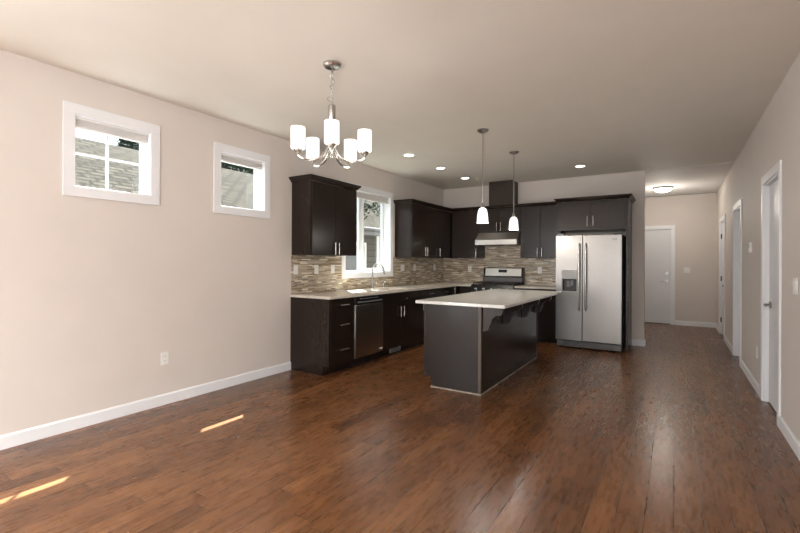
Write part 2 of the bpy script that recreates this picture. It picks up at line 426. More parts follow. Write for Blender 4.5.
# ------------------------------------------------------------------ windows
def window(idx, w, label, slider=False, muntin=None, cas=0.075, rail=0.032):
    y0, y1, z0, z1 = w
    t = empty('window_%d' % idx, (XL, (y0 + y1) / 2, z0)); st(t, label)
    f = lambda u, v, z: (XL + v, u, z)
    c = MB(f)
    for q in ((y0 - cas, y1 + cas, z1 - 0.004, z1 + cas), (y0 - cas, y1 + cas, z0 - cas, z0 + 0.004), (y0 - cas, y0 + 0.004, z0 + 0.004, z1 - 0.004), (y1 - 0.004, y1 + cas, z0 + 0.004, z1 - 0.004)):
        c.box(q[0], q[1], 0.001, 0.018, q[2], q[3])
    c.build('window_casing', 'trim', t, bevel=0.002)
    j = MB(f)                                                 # white reveal lining
    j.box(y0 + 0.0005, y0 + 0.010, -WT + 0.05, 0.001, z0 + 0.0005, z1 - 0.0005).box(y1 - 0.010, y1 - 0.0005, -WT + 0.05, 0.001, z0 + 0.0005, z1 - 0.0005)
    j.box(y0 + 0.01, y1 - 0.01, -WT + 0.05, 0.001, z0 + 0.0005, z0 + 0.010).box(y0 + 0.01, y1 - 0.01, -WT + 0.05, 0.001, z1 - 0.010, z1 - 0.0005)
    j.build('window_jamb', 'vinyl', t)
    g0, g1 = -WT + 0.005, -WT + 0.05
    fr = MB(f)
    r = rail
    fr.box(y0, y0 + r, g0, g1, z0, z1).box(y1 - r, y1, g0, g1, z0, z1).box(y0 + r, y1 - r, g0, g1, z0, z0 + r).box(y0 + r, y1 - r, g0, g1, z1 - r, z1)
    if slider:
        m_ = slider
        fr.box(m_ - 0.05, m_ + 0.02, g0, g1, z0 + r, z1 - r)
        fr.box(m_ + 0.02, m_ + 0.055, g0 + 0.012, g1 + 0.012, z0 + r, z1 - r)
        fr.box(m_ + 0.055, y1 - r, g0 + 0.012, g1 + 0.012, z0 + r, z0 + r + 0.03).box(m_ + 0.055, y1 - r, g0 + 0.012, g1 + 0.012, z1 - r - 0.03, z1 - r)
        fr.box(y1 - r - 0.008, y1 - r, g0 + 0.012, g1 + 0.012, z0 + r + 0.03, z1 - r - 0.03)
    fr.build('window_frame', 'vinyl', t, bevel=0.002)
    gm = -WT + 0.026
    MB(f).box(y0 + r - 0.004, y1 - r + 0.004, gm, gm + 0.004, z0 + r - 0.004, z1 - r + 0.004).build('pane', 'glass', t)
    if muntin:
        my, mz = muntin; mm = MB(f)
        mm.box(my - 0.010, my + 0.010, gm + 0.006, gm + 0.016, z0 + r, z1 - r)
        mm.box(y0 + r, my - 0.010, gm + 0.006, gm + 0.016, mz - 0.010, mz + 0.010).box(my + 0.010, y1 - r, gm + 0.006, gm + 0.016, mz - 0.010, mz + 0.010)
        mm.build('muntin', 'vinyl', t)
    return t
window(1, W1, 'high left window with white grille dividing four panes', muntin=(1.755, 2.155), rail=0.014)
window(2, W2, 'high single pane window nearer the kitchen', rail=0.014)
window(3, W3, 'tall sliding window above the kitchen sink', slider=5.235, rail=0.03)
window(4, W4, 'unseen window added to the left wall behind the camera for daylight')  # added out of view to let daylight into the room

def shade(w, drop, label):
    y0, y1, z0, z1 = w
    t = empty('window_shade', (XL - 0.05, (y0 + y1) / 2, z1 - drop), label, 'window shade', 'raised window shades')
    f = lambda u, v, z: (XL + v, u, z)
    MB(f).box(y0 + 0.012, y1 - 0.012, -0.060, -0.012, z1 - 0.034, z1 - 0.0105).build('headrail', 'fabric', t, bevel=0.003)
    s = MB(f); n = 7; hh = (drop - 0.034 - 0.018) / n
    for i in range(n):
        a = z1 - 0.034 - i * hh
        s.prism([(-0.054, a - hh / 2), (-0.048, a), (-0.022, a), (-0.016, a - hh / 2), (-0.022, a - hh), (-0.048, a - hh)], y0 + 0.016, y1 - 0.016, lambda p, q: (q, p[0], p[1]))
    s.build('pleated_fabric', 'fabric', t, smooth=False)
    MB(f).box(y0 + 0.014, y1 - 0.014, -0.056, -0.014, z1 - drop, z1 - drop + 0.018).build('bottom_rail', 'fabric', t, bevel=0.003)
tw = MB(RIGHT); y0, y1, z0, z1 = W6
for q in ((y0, y0 + 0.06), (y1 - 0.06, y1), ((y0 + y1) / 2 - 0.03, (y0 + y1) / 2 + 0.03)): tw.box(q[0], q[1], -0.10, -0.05, z0, z1)
tw.box(y0, y1, -0.10, -0.05, z0, z0 + 0.06).box(y0, y1, -0.10, -0.05, z1 - 0.06, z1)
st(tw.build('window_6', 'vinyl', smooth=False), 'white frame of the unseen window added on the right for daylight')  # out-of-view window, added as a daylight source
shade(W1, 0.10, 'pleated grey-white shade raised at top of the four-pane grille window')
shade(W2, 0.095, 'pleated grey-white shade raised at top of the plain high window')
shade(W3, 0.11, 'pleated grey-white shade raised at top of the sink window')

# unseen patio door added behind the camera to supply daylight
t = empty('window_5', ((PD[0] + PD[1]) / 2, YR - 0.05, 0)); st(t, 'unseen glass patio door added behind the camera for daylight')
fr = MB()
for q in ((PD[0], PD[0] + 0.07), (PD[1] - 0.07, PD[1]), (-0.49, -0.41)): fr.box(q[0], q[1], YR - 0.10, YR - 0.05, 0, 2.2)
fr.box(PD[0] + 0.07, -0.49, YR - 0.10, YR - 0.05, 2.1, 2.2).box(-0.41, PD[1] - 0.07, YR - 0.10, YR - 0.05, 2.1, 2.2)
fr.box(PD[0] + 0.07, -0.49, YR - 0.10, YR - 0.05, 0, 0.09).box(-0.41, PD[1] - 0.07, YR - 0.10, YR - 0.05, 0, 0.09)
fr.build('window_frame', 'vinyl', t)
MB().box(PD[0] + 0.065, PD[1] - 0.065, YR - 0.14, YR - 0.135, 0.08, 2.11).build('pane', 'glass', t)

# ------------------------------------------------------------------ doors
def casing_mb(fr, u0, u1, z1, cw=0.07, th=0.016):
    c = MB(fr)
    c.box(u0 - cw, u0 + 0.004, 0.0005, th, 0, z1 + cw).box(u1 - 0.004, u1 + cw, 0.0005, th, 0, z1 + cw).box(u0 + 0.004, u1 - 0.004, 0.0005, th, z1 - 0.004, z1 + cw)
    return c
def jamb_mb(fr, u0, u1, z1, deep):
    c = MB(fr)
    c.box(u0 + 0.0005, u0 + 0.018, -deep, 0.0005, 0, z1 - 0.0005).box(u1 - 0.018, u1 - 0.0005, -deep, 0.0005, 0, z1 - 0.0005).box(u0 + 0.018, u1 - 0.018, -deep, 0.0005, z1 - 0.018, z1 - 0.0005)
    return c
def lever(fr, u, v, z, parent, direction=1, mat='nickeld'):
    h = MB(fr)
    h.tube([(u, v, z), (u, v + 0.012, z)], 0.032, 20)
    h.tube([(u, v + 0.010, z), (u, v + 0.048, z)], 0.011, 12)
    h.tube([(u, v + 0.046, z), (u + direction * 0.03, v + 0.050, z + 0.002), (u + direction * 0.11, v + 0.048, z - 0.004)], [0.010, 0.009, 0.007], 10)
    return h.build('lever_handle', mat, parent)
def door(idx, fr, d, rec, hu, hdir, hinge_u, label, hz=0.92, hmat='nickeld', origin=None, bolt=False, hv=None):
    u0, u1, z0, z1 = d
    t = empty('door_%d' % idx, fr((u0 + u1) / 2, 0, 0)); st(t, label)
    casing_mb(fr, u0, u1, z1).build('door_casing', 'trim', t, bevel=0.002)
    jamb_mb(fr, u0, u1, z1, 0.119).build('door_jamb', 'trim', t)
    MB(fr).box(u0 + 0.018, u1 - 0.018, -rec - 0.06, -rec - 0.036, 0, 0.02).build('gap_shade_strip', 'dark', t)  # dark strip added behind the leaf to shade the gap below it
    s = MB(fr).box(u0 + 0.0183, u1 - 0.0183, -rec - 0.035, -rec, 0.012, z1 - 0.0183).build('door_leaf', 'door', t, bevel=0.002)
    lever(fr, hu, -rec, hz, s, hdir)
    if bolt:
        b = MB(fr); b.tube([(hu, -rec, hz + 0.165), (hu, -rec + 0.022, hz + 0.165)], 0.030, 20)
        b.box(hu - 0.006, hu + 0.006, -rec + 0.022, -rec + 0.036, hz + 0.145, hz + 0.185); b.build('deadbolt', 'nickeld', s)
    if hinge_u is not None:
        for zz in (0.26, 1.02, 1.80):
            hb = MB(fr); hb.tube([(hinge_u, -rec + 0.010, zz - 0.045), (hinge_u, -rec + 0.010, zz + 0.045)], 0.008, 10)
            sg = -1 if hinge_u > (u0 + u1) / 2 else 1
            hb.box(min(hinge_u, hinge_u + sg * 0.03), max(hinge_u, hinge_u + sg * 0.03), -rec, -rec + 0.002, zz - 0.044, zz + 0.044)
            hb.build('hinge', hmat, t)
    return t
door(1, RIGHT, D1, 0.035, 5.20, -1, D1[0] + 0.022, 'nearest white door on the right wall with lever handle')
door(2, RIGHT, D2, 0.07, 7.06, 1, None, 'second white door on the right wall, deep in its frame')
door(3, RIGHT, D3, 0.02, 9.16, 1, D3[1] - 0.022, 'farthest white door on the right wall with black hinges', hmat='iron')
door(4, HALL, HD, 0.03, -0.145, -1, None, 'white flat door with lever and deadbolt at hallway end', bolt=True)

# ------------------------------------------------------------------ cabinets
def pull_v(fr, u, v, zc, parent, ln=0.15):
    h = MB(fr); h.tube([(u, v + 0.032, zc - ln / 2), (u, v + 0.032, zc + ln / 2)], 0.006, 10)
    for s in (-1, 1): h.tube([(u, v, zc + s * ln * 0.36), (u, v + 0.032, zc + s * ln * 0.36)], 0.0045, 8)
    return h.build('handle', 'nickel', parent)
def pull_h(fr, uc, v, z, parent, ln=0.16):
    h = MB(fr); h.tube([(uc - ln / 2, v + 0.032, z), (uc + ln / 2, v + 0.032, z)], 0.006, 10)
    for s in (-1, 1): h.tube([(uc + s * ln * 0.36, v, z), (uc + s * ln * 0.36, v + 0.032, z)], 0.0045, 8)
    return h.build('handle', 'nickel', parent)
GAP = 0.0035
def cabinet(name, fr, u0, u1, dep, z0, z1, fronts, label, cat='cabinet', group=None, toe=0.0, v0=0.002, side=None, toe_rec=0.075, hollow=None):
    """fronts: (kind, fu0, fu1, fz0, fz1, handle) ; handle: None | ('v',u,z) | ('h',u,z)"""
    t = empty(name, fr((u0 + u1) / 2, dep / 2, z0), label, cat, group)
    b = MB(fr); e = 0.0006
    if toe:
        b.box(u0 + e, u1 - e, v0, dep, z0 + toe, hollow or z1)
        if hollow: b.box(u0 + e, u0 + 0.018, v0, dep, hollow, z1).box(u1 - 0.018, u1 - e, v0, dep, hollow, z1).box(u0 + 0.018, u1 - 0.018, dep - 0.018, dep, hollow, z1)
        b.box(u0 + e, u1 - e, v0, dep - toe_rec, z0, z0 + toe)
    else: b.box(u0 + e, u1 - e, v0, dep, z0, z1)
    b.build('cabinet_body', 'cab', t)
    for kind, a, b_, c, d, hd in fronts:
        p = MB(fr).box(a + GAP, b_ - GAP, dep + 0.0005, dep + 0.020, c, d).build(kind, 'cabx' if kind == 'door_face' else 'cab', t, bevel=0.0015)
        if hd:
            (pull_v if hd[0] == 'v' else pull_h)(fr, hd[1], dep + 0.020, hd[2], p)
    return t
CROWN = [(0, 0), (0.012, 0.0), (0.016, 0.010), (0.026, 0.022), (0.045, 0.040), (0.050, 0.044), (0.050, 0.060), (0, 0.060)]
def crown(fr, t, u0, u1, dep, z, left=False, right=False, left_v0=0.002, right_v0=0.002, mitre_r=0, mitre_l=0):
    """crown moulding swept round the front and the free ends of a wall cabinet"""
    c = MB(fr)
    rows = []
    for o, h in CROWN:
        row = []
        if left: row.append((u0 - o, left_v0, z + h))
        row.append((u0 - (o if left else 0) + (o if mitre_l else 0), dep + o, z + h))
        row.append((u1 + (o if right else 0) - (o if mitre_r else 0), dep + o, z + h))
        if right: row.append((u1 + o, right_v0, z + h))
        rows.append([c.bm.verts.new(fr(*q)) for q in row])
    for A, B in zip(rows, rows[1:] + rows[:1]):
        for i in range(len(A) - 1): c.face([A[i], A[i + 1], B[i + 1], B[i]])
    c.face([r[0] for r in rows]); c.face([r[-1] for r in rows])
    c.build('crown_moulding', 'cab', t, smooth=False)
UZ0, UZ1 = 1.378, 2.25
UD = 0.31      # body depth; doors add .02
G = 'dark wall cabinets'
a0, a1 = 3.705, 4.555
t = cabinet('wall_cabinet', LEFT, a0, a1, UD, UZ0, UZ1,
    [('cabinet_door', a0 + 0.01, (a0 + a1) / 2, UZ0 + 0.006, UZ1 - 0.01, ('v', (a0 + a1) / 2 - 0.035, 1.46)),
     ('cabinet_door', (a0 + a1) / 2, a1 - 0.005, UZ0 + 0.006, UZ1 - 0.01, ('v', (a0 + a1) / 2 + 0.035, 1.46))],
    'dark two-door wall cabinet hanging alone left of the sink window', group=G)
crown(LEFT, t, a0, a1, UD + 0.005, UZ1, True, True)
b0, b1, b2 = 5.98, 6.87, YB - UD - 0.022
t = cabinet('wall_cabinet', LEFT, b0, b1, UD, UZ0, UZ1,
    [('cabinet_door', b0 + 0.005, 6.42, UZ0 + 0.006, UZ1 - 0.01, ('v', 6.385, 1.475)), ('cabinet_door', 6.42, b1, UZ0 + 0.006, UZ1 - 0.01, ('v', 6.455, 1.475))],
    'dark two-door wall cabinet just right of the sink window', group=G)
crown(LEFT, t, b0, b1 - 0.001, UD + 0.005, UZ1, True, False)
t = cabinet('wall_cabinet', LEFT, b1, YB - 0.004, UD, UZ0, UZ1,
    [('cabinet_door', b1, b2 - 0.012, UZ0 + 0.006, UZ1 - 0.01, ('v', b1 + 0.045, 1.475))],
    'dark single-door wall cabinet on the left wall, filling the inner corner', group=G)
crown(LEFT, t, b1, YB - UD - 0.005, UD + 0.005, UZ1, mitre_r=1)
c0, c1 = XL + UD + 0.022, -3.018
t = cabinet('wall_cabinet', BACK, c0, c1, UD, UZ0, UZ1,
    [('cabinet_door', c0 + 0.012, c1, UZ0 + 0.006, UZ1 - 0.01, ('v', c1 - 0.04, 1.475))],
    'wide single-door wall cabinet on the back wall left of the hood', group=G)
crown(BACK, t, XL + UD + 0.005, c1 - 0.001, UD + 0.005, UZ1, mitre_l=1)
t = cabinet('wall_cabinet', BACK, c1, -2.256, UD, 1.83, UZ1,
    [('cabinet_door', c1, -2.637, 1.836, UZ1 - 0.01, ('v', -2.672, 1.93)), ('cabinet_door', -2.637, -2.256, 1.836, UZ1 - 0.01, ('v', -2.602, 1.93))],
    'short two-door wall cabinet directly above the range hood', group=G)
crown(BACK, t, c1, -2.257, UD + 0.005, UZ1)
t = cabinet('wall_cabinet', BACK, -2.256, -1.585, UD, UZ0, UZ1,
    [('cabinet_door', -2.256, -1.92, UZ0 + 0.006, UZ1 - 0.01, ('v', -1.958, 1.475)), ('cabinet_door', -1.92, -1.585, UZ0 + 0.006, UZ1 - 0.01, ('v', -1.885, 1.475))],
    'tall two-door wall cabinet between the hood and the refrigerator', group=G)
crown(BACK, t, -2.255, -1.60, UD + 0.005, UZ1)
FD = YB - 7.064 - 0.02
t = cabinet('wall_cabinet', BACK, -1.583, -0.60, FD, 1.80, UZ1 - 0.01,
    [('cabinet_door', -1.555, -1.082, 1.83, UZ1 - 0.02, ('v', -1.12, 1.93)), ('cabinet_door', -1.082, -0.612, 1.83, UZ1 - 0.02, ('v', -1.04, 1.93))],
    'deep two-door cabinet above the stainless refrigerator', group=G)
crown(BACK, t, -1.555, -0.573, FD + 0.005, UZ1 - 0.01, True, True, left_v0=UD + 0.06)
tag(MB(BACK).box(-0.599, -0.574, 0.002, FD + 0.018, 0.0, UZ1 - 0.0105).build('end_panel', 'cab', bevel=0.0015), 'tall dark panel closing the right side of refrigerator', 'panel')
tag(MB(BACK).box(-2.83, -2.40, 0.002, 0.325, UZ1 + 0.0605, H - 0.001).build('duct_cover', 'duct', bevel=0.002), 'brown box cover rising from hood cabinet to the ceiling', 'duct cover')

# base cabinets
BZ1 = CT - 0.031
BD = 0.595      # body depth, doors add .02 -> .615
FR = XL + 0.64
G = 'dark base cabinets along the left wall and back wall'
l0, l1, l2, l3, l4, l5 = 3.700, 4.150, 4.765, 5.765, 6.36, 6.90
t = cabinet('drawer_cabinet', LEFT, l0, l1, BD, 0, BZ1,
    [('drawer', l0 + 0.022, l1, 0.70, 0.862, ('h', 3.935, 0.795)), ('drawer', l0 + 0.022, l1, 0.395, 0.694, ('h', 3.935, 0.565)), ('drawer', l0 + 0.022, l1, 0.108, 0.389, ('h', 3.935, 0.275))],
    'dark three-drawer base cabinet at the near end of the run', 'drawers', toe=0.105)
# its finished side panel, notched at the toe kick
p = MB(LEFT); p.prism([(0.002, 0), (BD - 0.075, 0), (BD - 0.075, 0.105), (BD + 0.020, 0.105), (BD + 0.020, BZ1), (0.002, BZ1)], l0 - 0.006, l0, lambda q, s_: (s_, q[0], q[1]))
p.build('side_panel', 'cab', t, smooth=False)
t = cabinet('sink_cabinet', LEFT, l2, l3, BD, 0, BZ1,
    [('false_drawer_front', l2, l3, 0.745, 0.862, None),
     ('cabinet_door', l2, (l2 + l3) / 2 - 0.05, 0.108, 0.739, ('v', (l2 + l3) / 2 - 0.095, 0.60)), ('cabinet_door', (l2 + l3) / 2 - 0.05, l3, 0.108, 0.739, ('v', (l2 + l3) / 2 - 0.01, 0.60))],
    'dark base cabinet below the sink with floor register in toe kick', toe=0.105, group=G, hollow=0.69)
vt = MB(LEFT).box(5.06, 5.34, BD - 0.074, BD - 0.068, 0.018, 0.090).build('toe_kick_register', 'greyl', t)
sl = MB(LEFT)
for k in range(7): sl.box(5.08, 5.32, BD - 0.0675, BD - 0.0665, 0.026 + k * 0.0085, 0.030 + k * 0.0085)
sl.build('register_slots', 'slot', vt)
for (u0, u1, lb) in ((l3, l4, 'dark drawer-over-door base cabinet right after the sink cabinet'), (l4, l5, 'dark drawer-over-door base cabinet nearest the inner corner')):
    cabinet('base_cabinet', LEFT, u0, u1, BD, 0, BZ1,
        [('drawer', u0, u1, 0.728, 0.862, ('h', (u0 + u1) / 2, 0.798)), ('cabinet_door', u0, u1, 0.108, 0.722, ('v', u0 + 0.05, 0.63))], lb, toe=0.105, group=G)
cabinet('corner_cabinet', LEFT, l5, YB - 0.004, BD, 0, BZ1, [('cabinet_door', l5, YB - BD - 0.03, 0.108, 0.862, ('v', l5 - 0.0 + 0.04, 0.79))], 'dark corner base cabinet where both counters meet', toe=0.105, group=G)
cabinet('base_cabinet', BACK, XL + BD + 0.025, -3.035, BD, 0, BZ1, [('cabinet_door', XL + BD + 0.035, -3.035, 0.108, 0.862, None)], 'narrow dark base cabinet left of the gas range', toe=0.105, group=G)
cabinet('base_cabinet', BACK, -2.262, -1.575, BD, 0, BZ1,
    [('drawer', -2.262, -1.92, 0.728, 0.862, ('h', -2.09, 0.798)), ('drawer', -1.92, -1.575, 0.728, 0.862, ('h', -1.75, 0.798)),
     ('cabinet_door', -2.262, -1.92, 0.108, 0.722, ('v', -1.96, 0.63)), ('cabinet_door', -1.92, -1.575, 0.108, 0.722, ('v', -1.88, 0.63))],
    'dark base cabinet between the gas range and refrigerator', toe=0.105, group=G)

# countertops
SK = (4.93, 5.62, 0.13, 0.50)       # sink cut-out: y0,y1,v0,v1
ct = MB(LEFT); CD = 0.645
ct.box(3.680, SK[0], 0.012, CD, CT - 0.030, CT).box(SK[1], YB - 0.013, 0.012, CD, CT - 0.030, CT)
ct.box(SK[0], SK[1], 0.012, SK[2], CT - 0.030, CT).box(SK[0], SK[1], SK[3], CD, CT - 0.030, CT)
ct.fr = BACK; ct.box(XL + CD, -3.040, 0.012, 0.64, CT - 0.030, CT)
tag(ct.build('countertop', 'quartz', smooth=False), 'long beige quartz countertop running along the window wall into the corner', 'countertop')
tag(MB(BACK).box(-2.257, -1.575, 0.012, 0.64, CT - 0.030, CT).build('countertop', 'quartz', bevel=0.003), 'short beige countertop between the range and the refrigerator', 'countertop')

# backsplashes
tag(wall_open(MB(LEFT), a0 - 0.005, YB - 0.0115, 0.0005, 0.0105, CT - 0.03, UZ0 - 0.001, [(W3[0] - 0.0755, W3[1] + 0.0755, W3[2] - 0.0755, UZ0 - 0.001)]).build('tile_backsplash', 'tilel', smooth=False), 'linear stone mosaic backsplash under the sink window wall', 'backsplash')
bs = MB(BACK).box(XL + 0.0005, -3.018, 0.0005, 0.0105, CT - 0.03, UZ0 - 0.001).box(-3.018, -2.256, 0.0005, 0.0105, CT - 0.03, 1.829).box(-2.256, -1.575, 0.0005, 0.0105, CT - 0.03, UZ0 - 0.001)
tag(bs.build('tile_backsplash', 'tileb', smooth=False), 'linear stone mosaic backsplash behind the gas range', 'backsplash')

# sink
t = empty('kitchen_sink', (XL + 0.315, (SK[0] + SK[1]) / 2, CT - 0.22), 'stainless undermount sink set in the counter below the window', 'sink')
s = MB(LEFT); y0, y1, v0, v1 = SK; z1 = CT - 0.0305; zb = CT - 0.20; w = 0.004
s.box(y0 - w, y0, v0 - w, v1 + w, zb, z1).box(y1, y1 + w, v0 - w, v1 + w, zb, z1).box(y0, y1, v0 - w, v0, zb, z1).box(y0, y1, v1, v1 + w, zb, z1).box(y0 - w, y1 + w, v0 - w, v1 + w, zb - w, zb)
s.build('basin', 'steelh', t, smooth=False)
MB().lathe([(0.045, 0.0), (0.045, 0.003), (0.035, 0.004), (0.0, 0.002)], (XL + 0.315, 5.275, zb)).build('drain', 'chrome', t)
# faucet
fx, fy = XL + 0.075, 5.26
t = empty('faucet', (fx, fy, CT), 'tall gooseneck pull-down faucet behind the sink', 'faucet')
MB().lathe([(0.028, 0), (0.028, 0.006), (0.020, 0.012), (0.018, 0.055), (0.0, 0.055)], (fx, fy, CT), 20).build('faucet_base', 'nickeld', t)
path = [(fx, fy, CT + 0.05), (fx, fy, CT + 0.27)] + [(fx + 0.10 - 0.10 * math.cos(a), fy, CT + 0.27 + 0.10 * math.sin(a)) for a in [pi * k / 10 for k in range(1, 9)]]
path += [(path[-1][0] + 0.016, fy, path[-1][2] - 0.045)]
MB().tube(path, 0.0125, 12).build('gooseneck', 'nickeld', t)
e = path[-1]; MB().tube([e, (e[0] + 0.018, fy, e[2] - 0.075)], [0.0150, 0.0165], 14).build('spray_head', 'nickeld', t)
MB().tube([(fx, fy + 0.016, CT + 0.045), (fx, fy + 0.04, CT + 0.05), (fx + 0.02, fy + 0.095, CT + 0.075)], [0.009, 0.007, 0.005], 10).build('lever', 'nickeld', t)
t = empty('soap_dispenser', (fx, fy + 0.30, CT), 'small pump soap dispenser right of the faucet', 'soap dispenser')
MB().lathe([(0.020, 0), (0.020, 0.008), (0.011, 0.014), (0.010, 0.060), (0.0, 0.060)], (fx, fy + 0.30, CT), 18).build('dispenser_base', 'nickel', t)
MB().tube([(fx, fy + 0.30, CT + 0.055), (fx, fy + 0.30, CT + 0.085), (fx + 0.05, fy + 0.30, CT + 0.082)], 0.006, 10).build('spout', 'nickel', t)

# ------------------------------------------------------------------ dishwasher
t = empty('dishwasher', (XL + 0.3, (l1 + l2) / 2, 0), 'stainless dishwasher with black control strip under the counter', 'dishwasher')
u0, u1 = l1 + 0.003, l2 - 0.003
MB(LEFT).box(u0, u1, 0.02, BD, 0.105, BZ1 - 0.003).box(u0, u1, 0.02, BD - 0.06, 0.0, 0.105).build('tub_body', 'black', t)
p = MB(LEFT).box(u0 + 0.003, u1 - 0.003, BD + 0.001, BD + 0.028, 0.118, 0.765).build('dishwasher_door', 'steeld', t, bevel=0.004)
MB(LEFT).box(u1 - 0.085, u1 - 0.03, BD + 0.028, BD + 0.0295, 0.150, 0.172).build('badge', 'plate', p)
p = MB(LEFT).box(u0 + 0.003, u1 - 0.003, BD + 0.001, BD + 0.026, 0.772, 0.866).build('control_panel', 'black', t, bevel=0.004)
hn = MB(LEFT); hn.prism([(0.0, 0.0), (0.020, 0.004), (0.020, 0.014), (0.0, 0.020)], u0 + 0.05, u1 - 0.05, lambda q, s_: (s_, BD + 0.026 + q[0], 0.790 + q[1])); hn.build('pocket_handle', 'grey', p)
bt = MB(LEFT)
for k in range(9): bt.box(u0 + 0.10 + k * 0.045, u0 + 0.125 + k * 0.045, BD + 0.026, BD + 0.027, 0.838, 0.844)
bt.build('buttons', 'greyl', p)

# ------------------------------------------------------------------ range
rx0, rx1 = -3.030, -2.268
RB = 0.085; RFv = 0.655
t = empty('gas_range', ((rx0 + rx1) / 2, YB - 0.35, 0), 'freestanding gas range with stainless backguard between counters', 'range')
MB(BACK).box(rx0, rx1, 0.012, RFv - 0.03, 0.05, CT - 0.002).build('range_body', 'black', t)
MB(BACK).box(rx0, rx1, RFv - 0.029, RFv + 0.01, 0.23, 0.775).build('oven_door', 'steelh', t, bevel=0.004)
MB(BACK).tube([(rx0 + 0.06, RFv + 0.05, 0.73), (rx1 - 0.06, RFv + 0.05, 0.73)], 0.011, 12).tube([(rx0 + 0.09, RFv + 0.01, 0.73), (rx0 + 0.09, RFv + 0.05, 0.73)], 0.008, 8).tube([(rx1 - 0.09, RFv + 0.01, 0.73), (rx1 - 0.09, RFv + 0.05, 0.73)], 0.008, 8).build('oven_handle', 'nickel', t)
MB(BACK).box(rx0 + 0.09, rx1 - 0.09, RFv + 0.0105, RFv + 0.012, 0.36, 0.62).build('oven_window', 'black', t)
MB(BACK).box(rx0, rx1, RFv - 0.029, RFv + 0.006, 0.06, 0.222).build('storage_drawer', 'steelh', t, bevel=0.004)
cp = MB(BACK); cp.prism([(RFv - 0.029, 0.782), (RFv + 0.012, 0.782), (RFv + 0.012, 0.86), (RFv - 0.02, CT + 0.004), (RFv - 0.029, CT + 0.004)], rx0, rx1, lambda q, s_: (s_, q[0], q[1]))
cp = cp.build('control_panel', 'black', t, smooth=False)
for k in range(5):
    ux = rx0 + 0.10 + k * (rx1 - rx0 - 0.20) / 4
    kb = MB(); kb.lathe([(0.0, 0.0), (0.024, 0.0), (0.024, -0.006), (0.019, -0.010), (0.017, -0.032), (0.0, -0.034)], (ux, YB - RFv - 0.012, 0.835), 18, axis='y'); kb.build('knob', 'chrome', cp)
MB(BACK).box(rx0 - 0.0, rx1 + 0.0, 0.07, RFv - 0.03, CT - 0.0015, CT + 0.010).build('cooktop', 'black', t, bevel=0.003)
for gx0, gx1 in ((rx0 + 0.03, rx0 + 0.37), (rx1 - 0.37, rx1 - 0.03)):
    g = MB(BACK); zz = CT + 0.040; v0_, v1_ = 0.13, RFv - 0.06
    for vv in (v0_, (v0_ + v1_) / 2, v1_): g.box(gx0, gx1, vv - 0.007, vv + 0.007, zz - 0.008, zz + 0.006)
    for uu in (gx0, gx1): g.box(uu - 0.007, uu + 0.007, v0_ - 0.007, v1_ + 0.007, zz - 0.008, zz + 0.006)
    for vv in ((v0_ * 3 + v1_) / 4, (v0_ + v1_ * 3) / 4):
        g.box(gx0, gx0 + 0.11, vv - 0.006, vv + 0.006, zz - 0.006, zz + 0.005).box(gx1 - 0.11, gx1, vv - 0.006, vv + 0.006, zz - 0.006, zz + 0.005)
        g.box((gx0 + gx1) / 2 - 0.006, (gx0 + gx1) / 2 + 0.006, vv - 0.09, vv - 0.05, zz - 0.006, zz + 0.005)
    for uu in (gx0, gx1):
        for vv in (v0_, v1_): g.box(uu - 0.008, uu + 0.008, vv - 0.008, vv + 0.008, CT + 0.010, zz)
    g.build('grate', 'iron', t, smooth=False)
    for vv in ((v0_ * 3 + v1_) / 4, (v0_ + v1_ * 3) / 4):
        MB().lathe([(0.0, 0), (0.045, 0), (0.045, 0.010), (0.030, 0.014), (0.030, 0.020), (0.0, 0.020)], ((gx0 + gx1) / 2, YB - vv, CT + 0.010), 20).build('burner', 'iron', t)
bg_ = MB(BACK); bg_.prism([(0.012, 0.80), (0.085, 0.80), (0.085, 1.03), (0.060, 1.195), (0.050, 1.205), (0.012, 1.205)], rx0 + 0.004, rx1 - 0.0, lambda q, s_: (s_, q[0], q[1]))
bgd = bg_.build('backguard', 'black', t, smooth=False)
def bgv(z, off): return 0.085 - (z - 1.03) * 0.025 / 0.165 + off
sp = MB(BACK); sp.prism([(bgv(1.055, 0.0005), 1.055), (bgv(1.055, 0.004), 1.055), (bgv(1.190, 0.004), 1.190), (bgv(1.190, 0.0005), 1.190)], rx0 + 0.045, rx1 - 0.045, lambda q, s_: (s_, q[0], q[1]))
sp.build('steel_fascia', 'steelh', bgd, smooth=False)
MB(BACK).box(rx0 + 0.03, rx1 - 0.03, 0.0855, 0.090, 0.945, 1.022).build('lower_panel', 'grey', bgd)
dp = MB(BACK); dp.prism([(bgv(1.115, 0.0045), 1.115), (bgv(1.115, 0.006), 1.115), (bgv(1.168, 0.006), 1.168), (bgv(1.168, 0.0045), 1.168)], -2.735, -2.575, lambda q, s_: (s_, q[0], q[1]))
dp.build('clock_display', 'black', bgd, smooth=False)

# range hood
t = empty('range_hood', ((rx0 + rx1) / 2, YB - 0.25, 1.61), 'slanted stainless range hood above the range', 'range hood')
hd = MB(BACK); hd.prism([(0.012, 1.612), (0.500, 1.612), (0.500, 1.695), (0.335, 1.828), (0.012, 1.828)], rx0 + 0.014, rx1 - 0.0, lambda q, s_: (s_, q[0], q[1]))
hd.build('hood_shell', 'steelh', t, smooth=False)
MB(BACK).box(rx0 + 0.014, rx1, 0.5005, 0.504, 1.614, 1.693).build('front_band', 'steelh', t)
MB(BACK).box(rx0 + 0.06, rx1 - 0.05, 0.06, 0.46, 1.606, 1.6115).build('filter', 'grey', t)

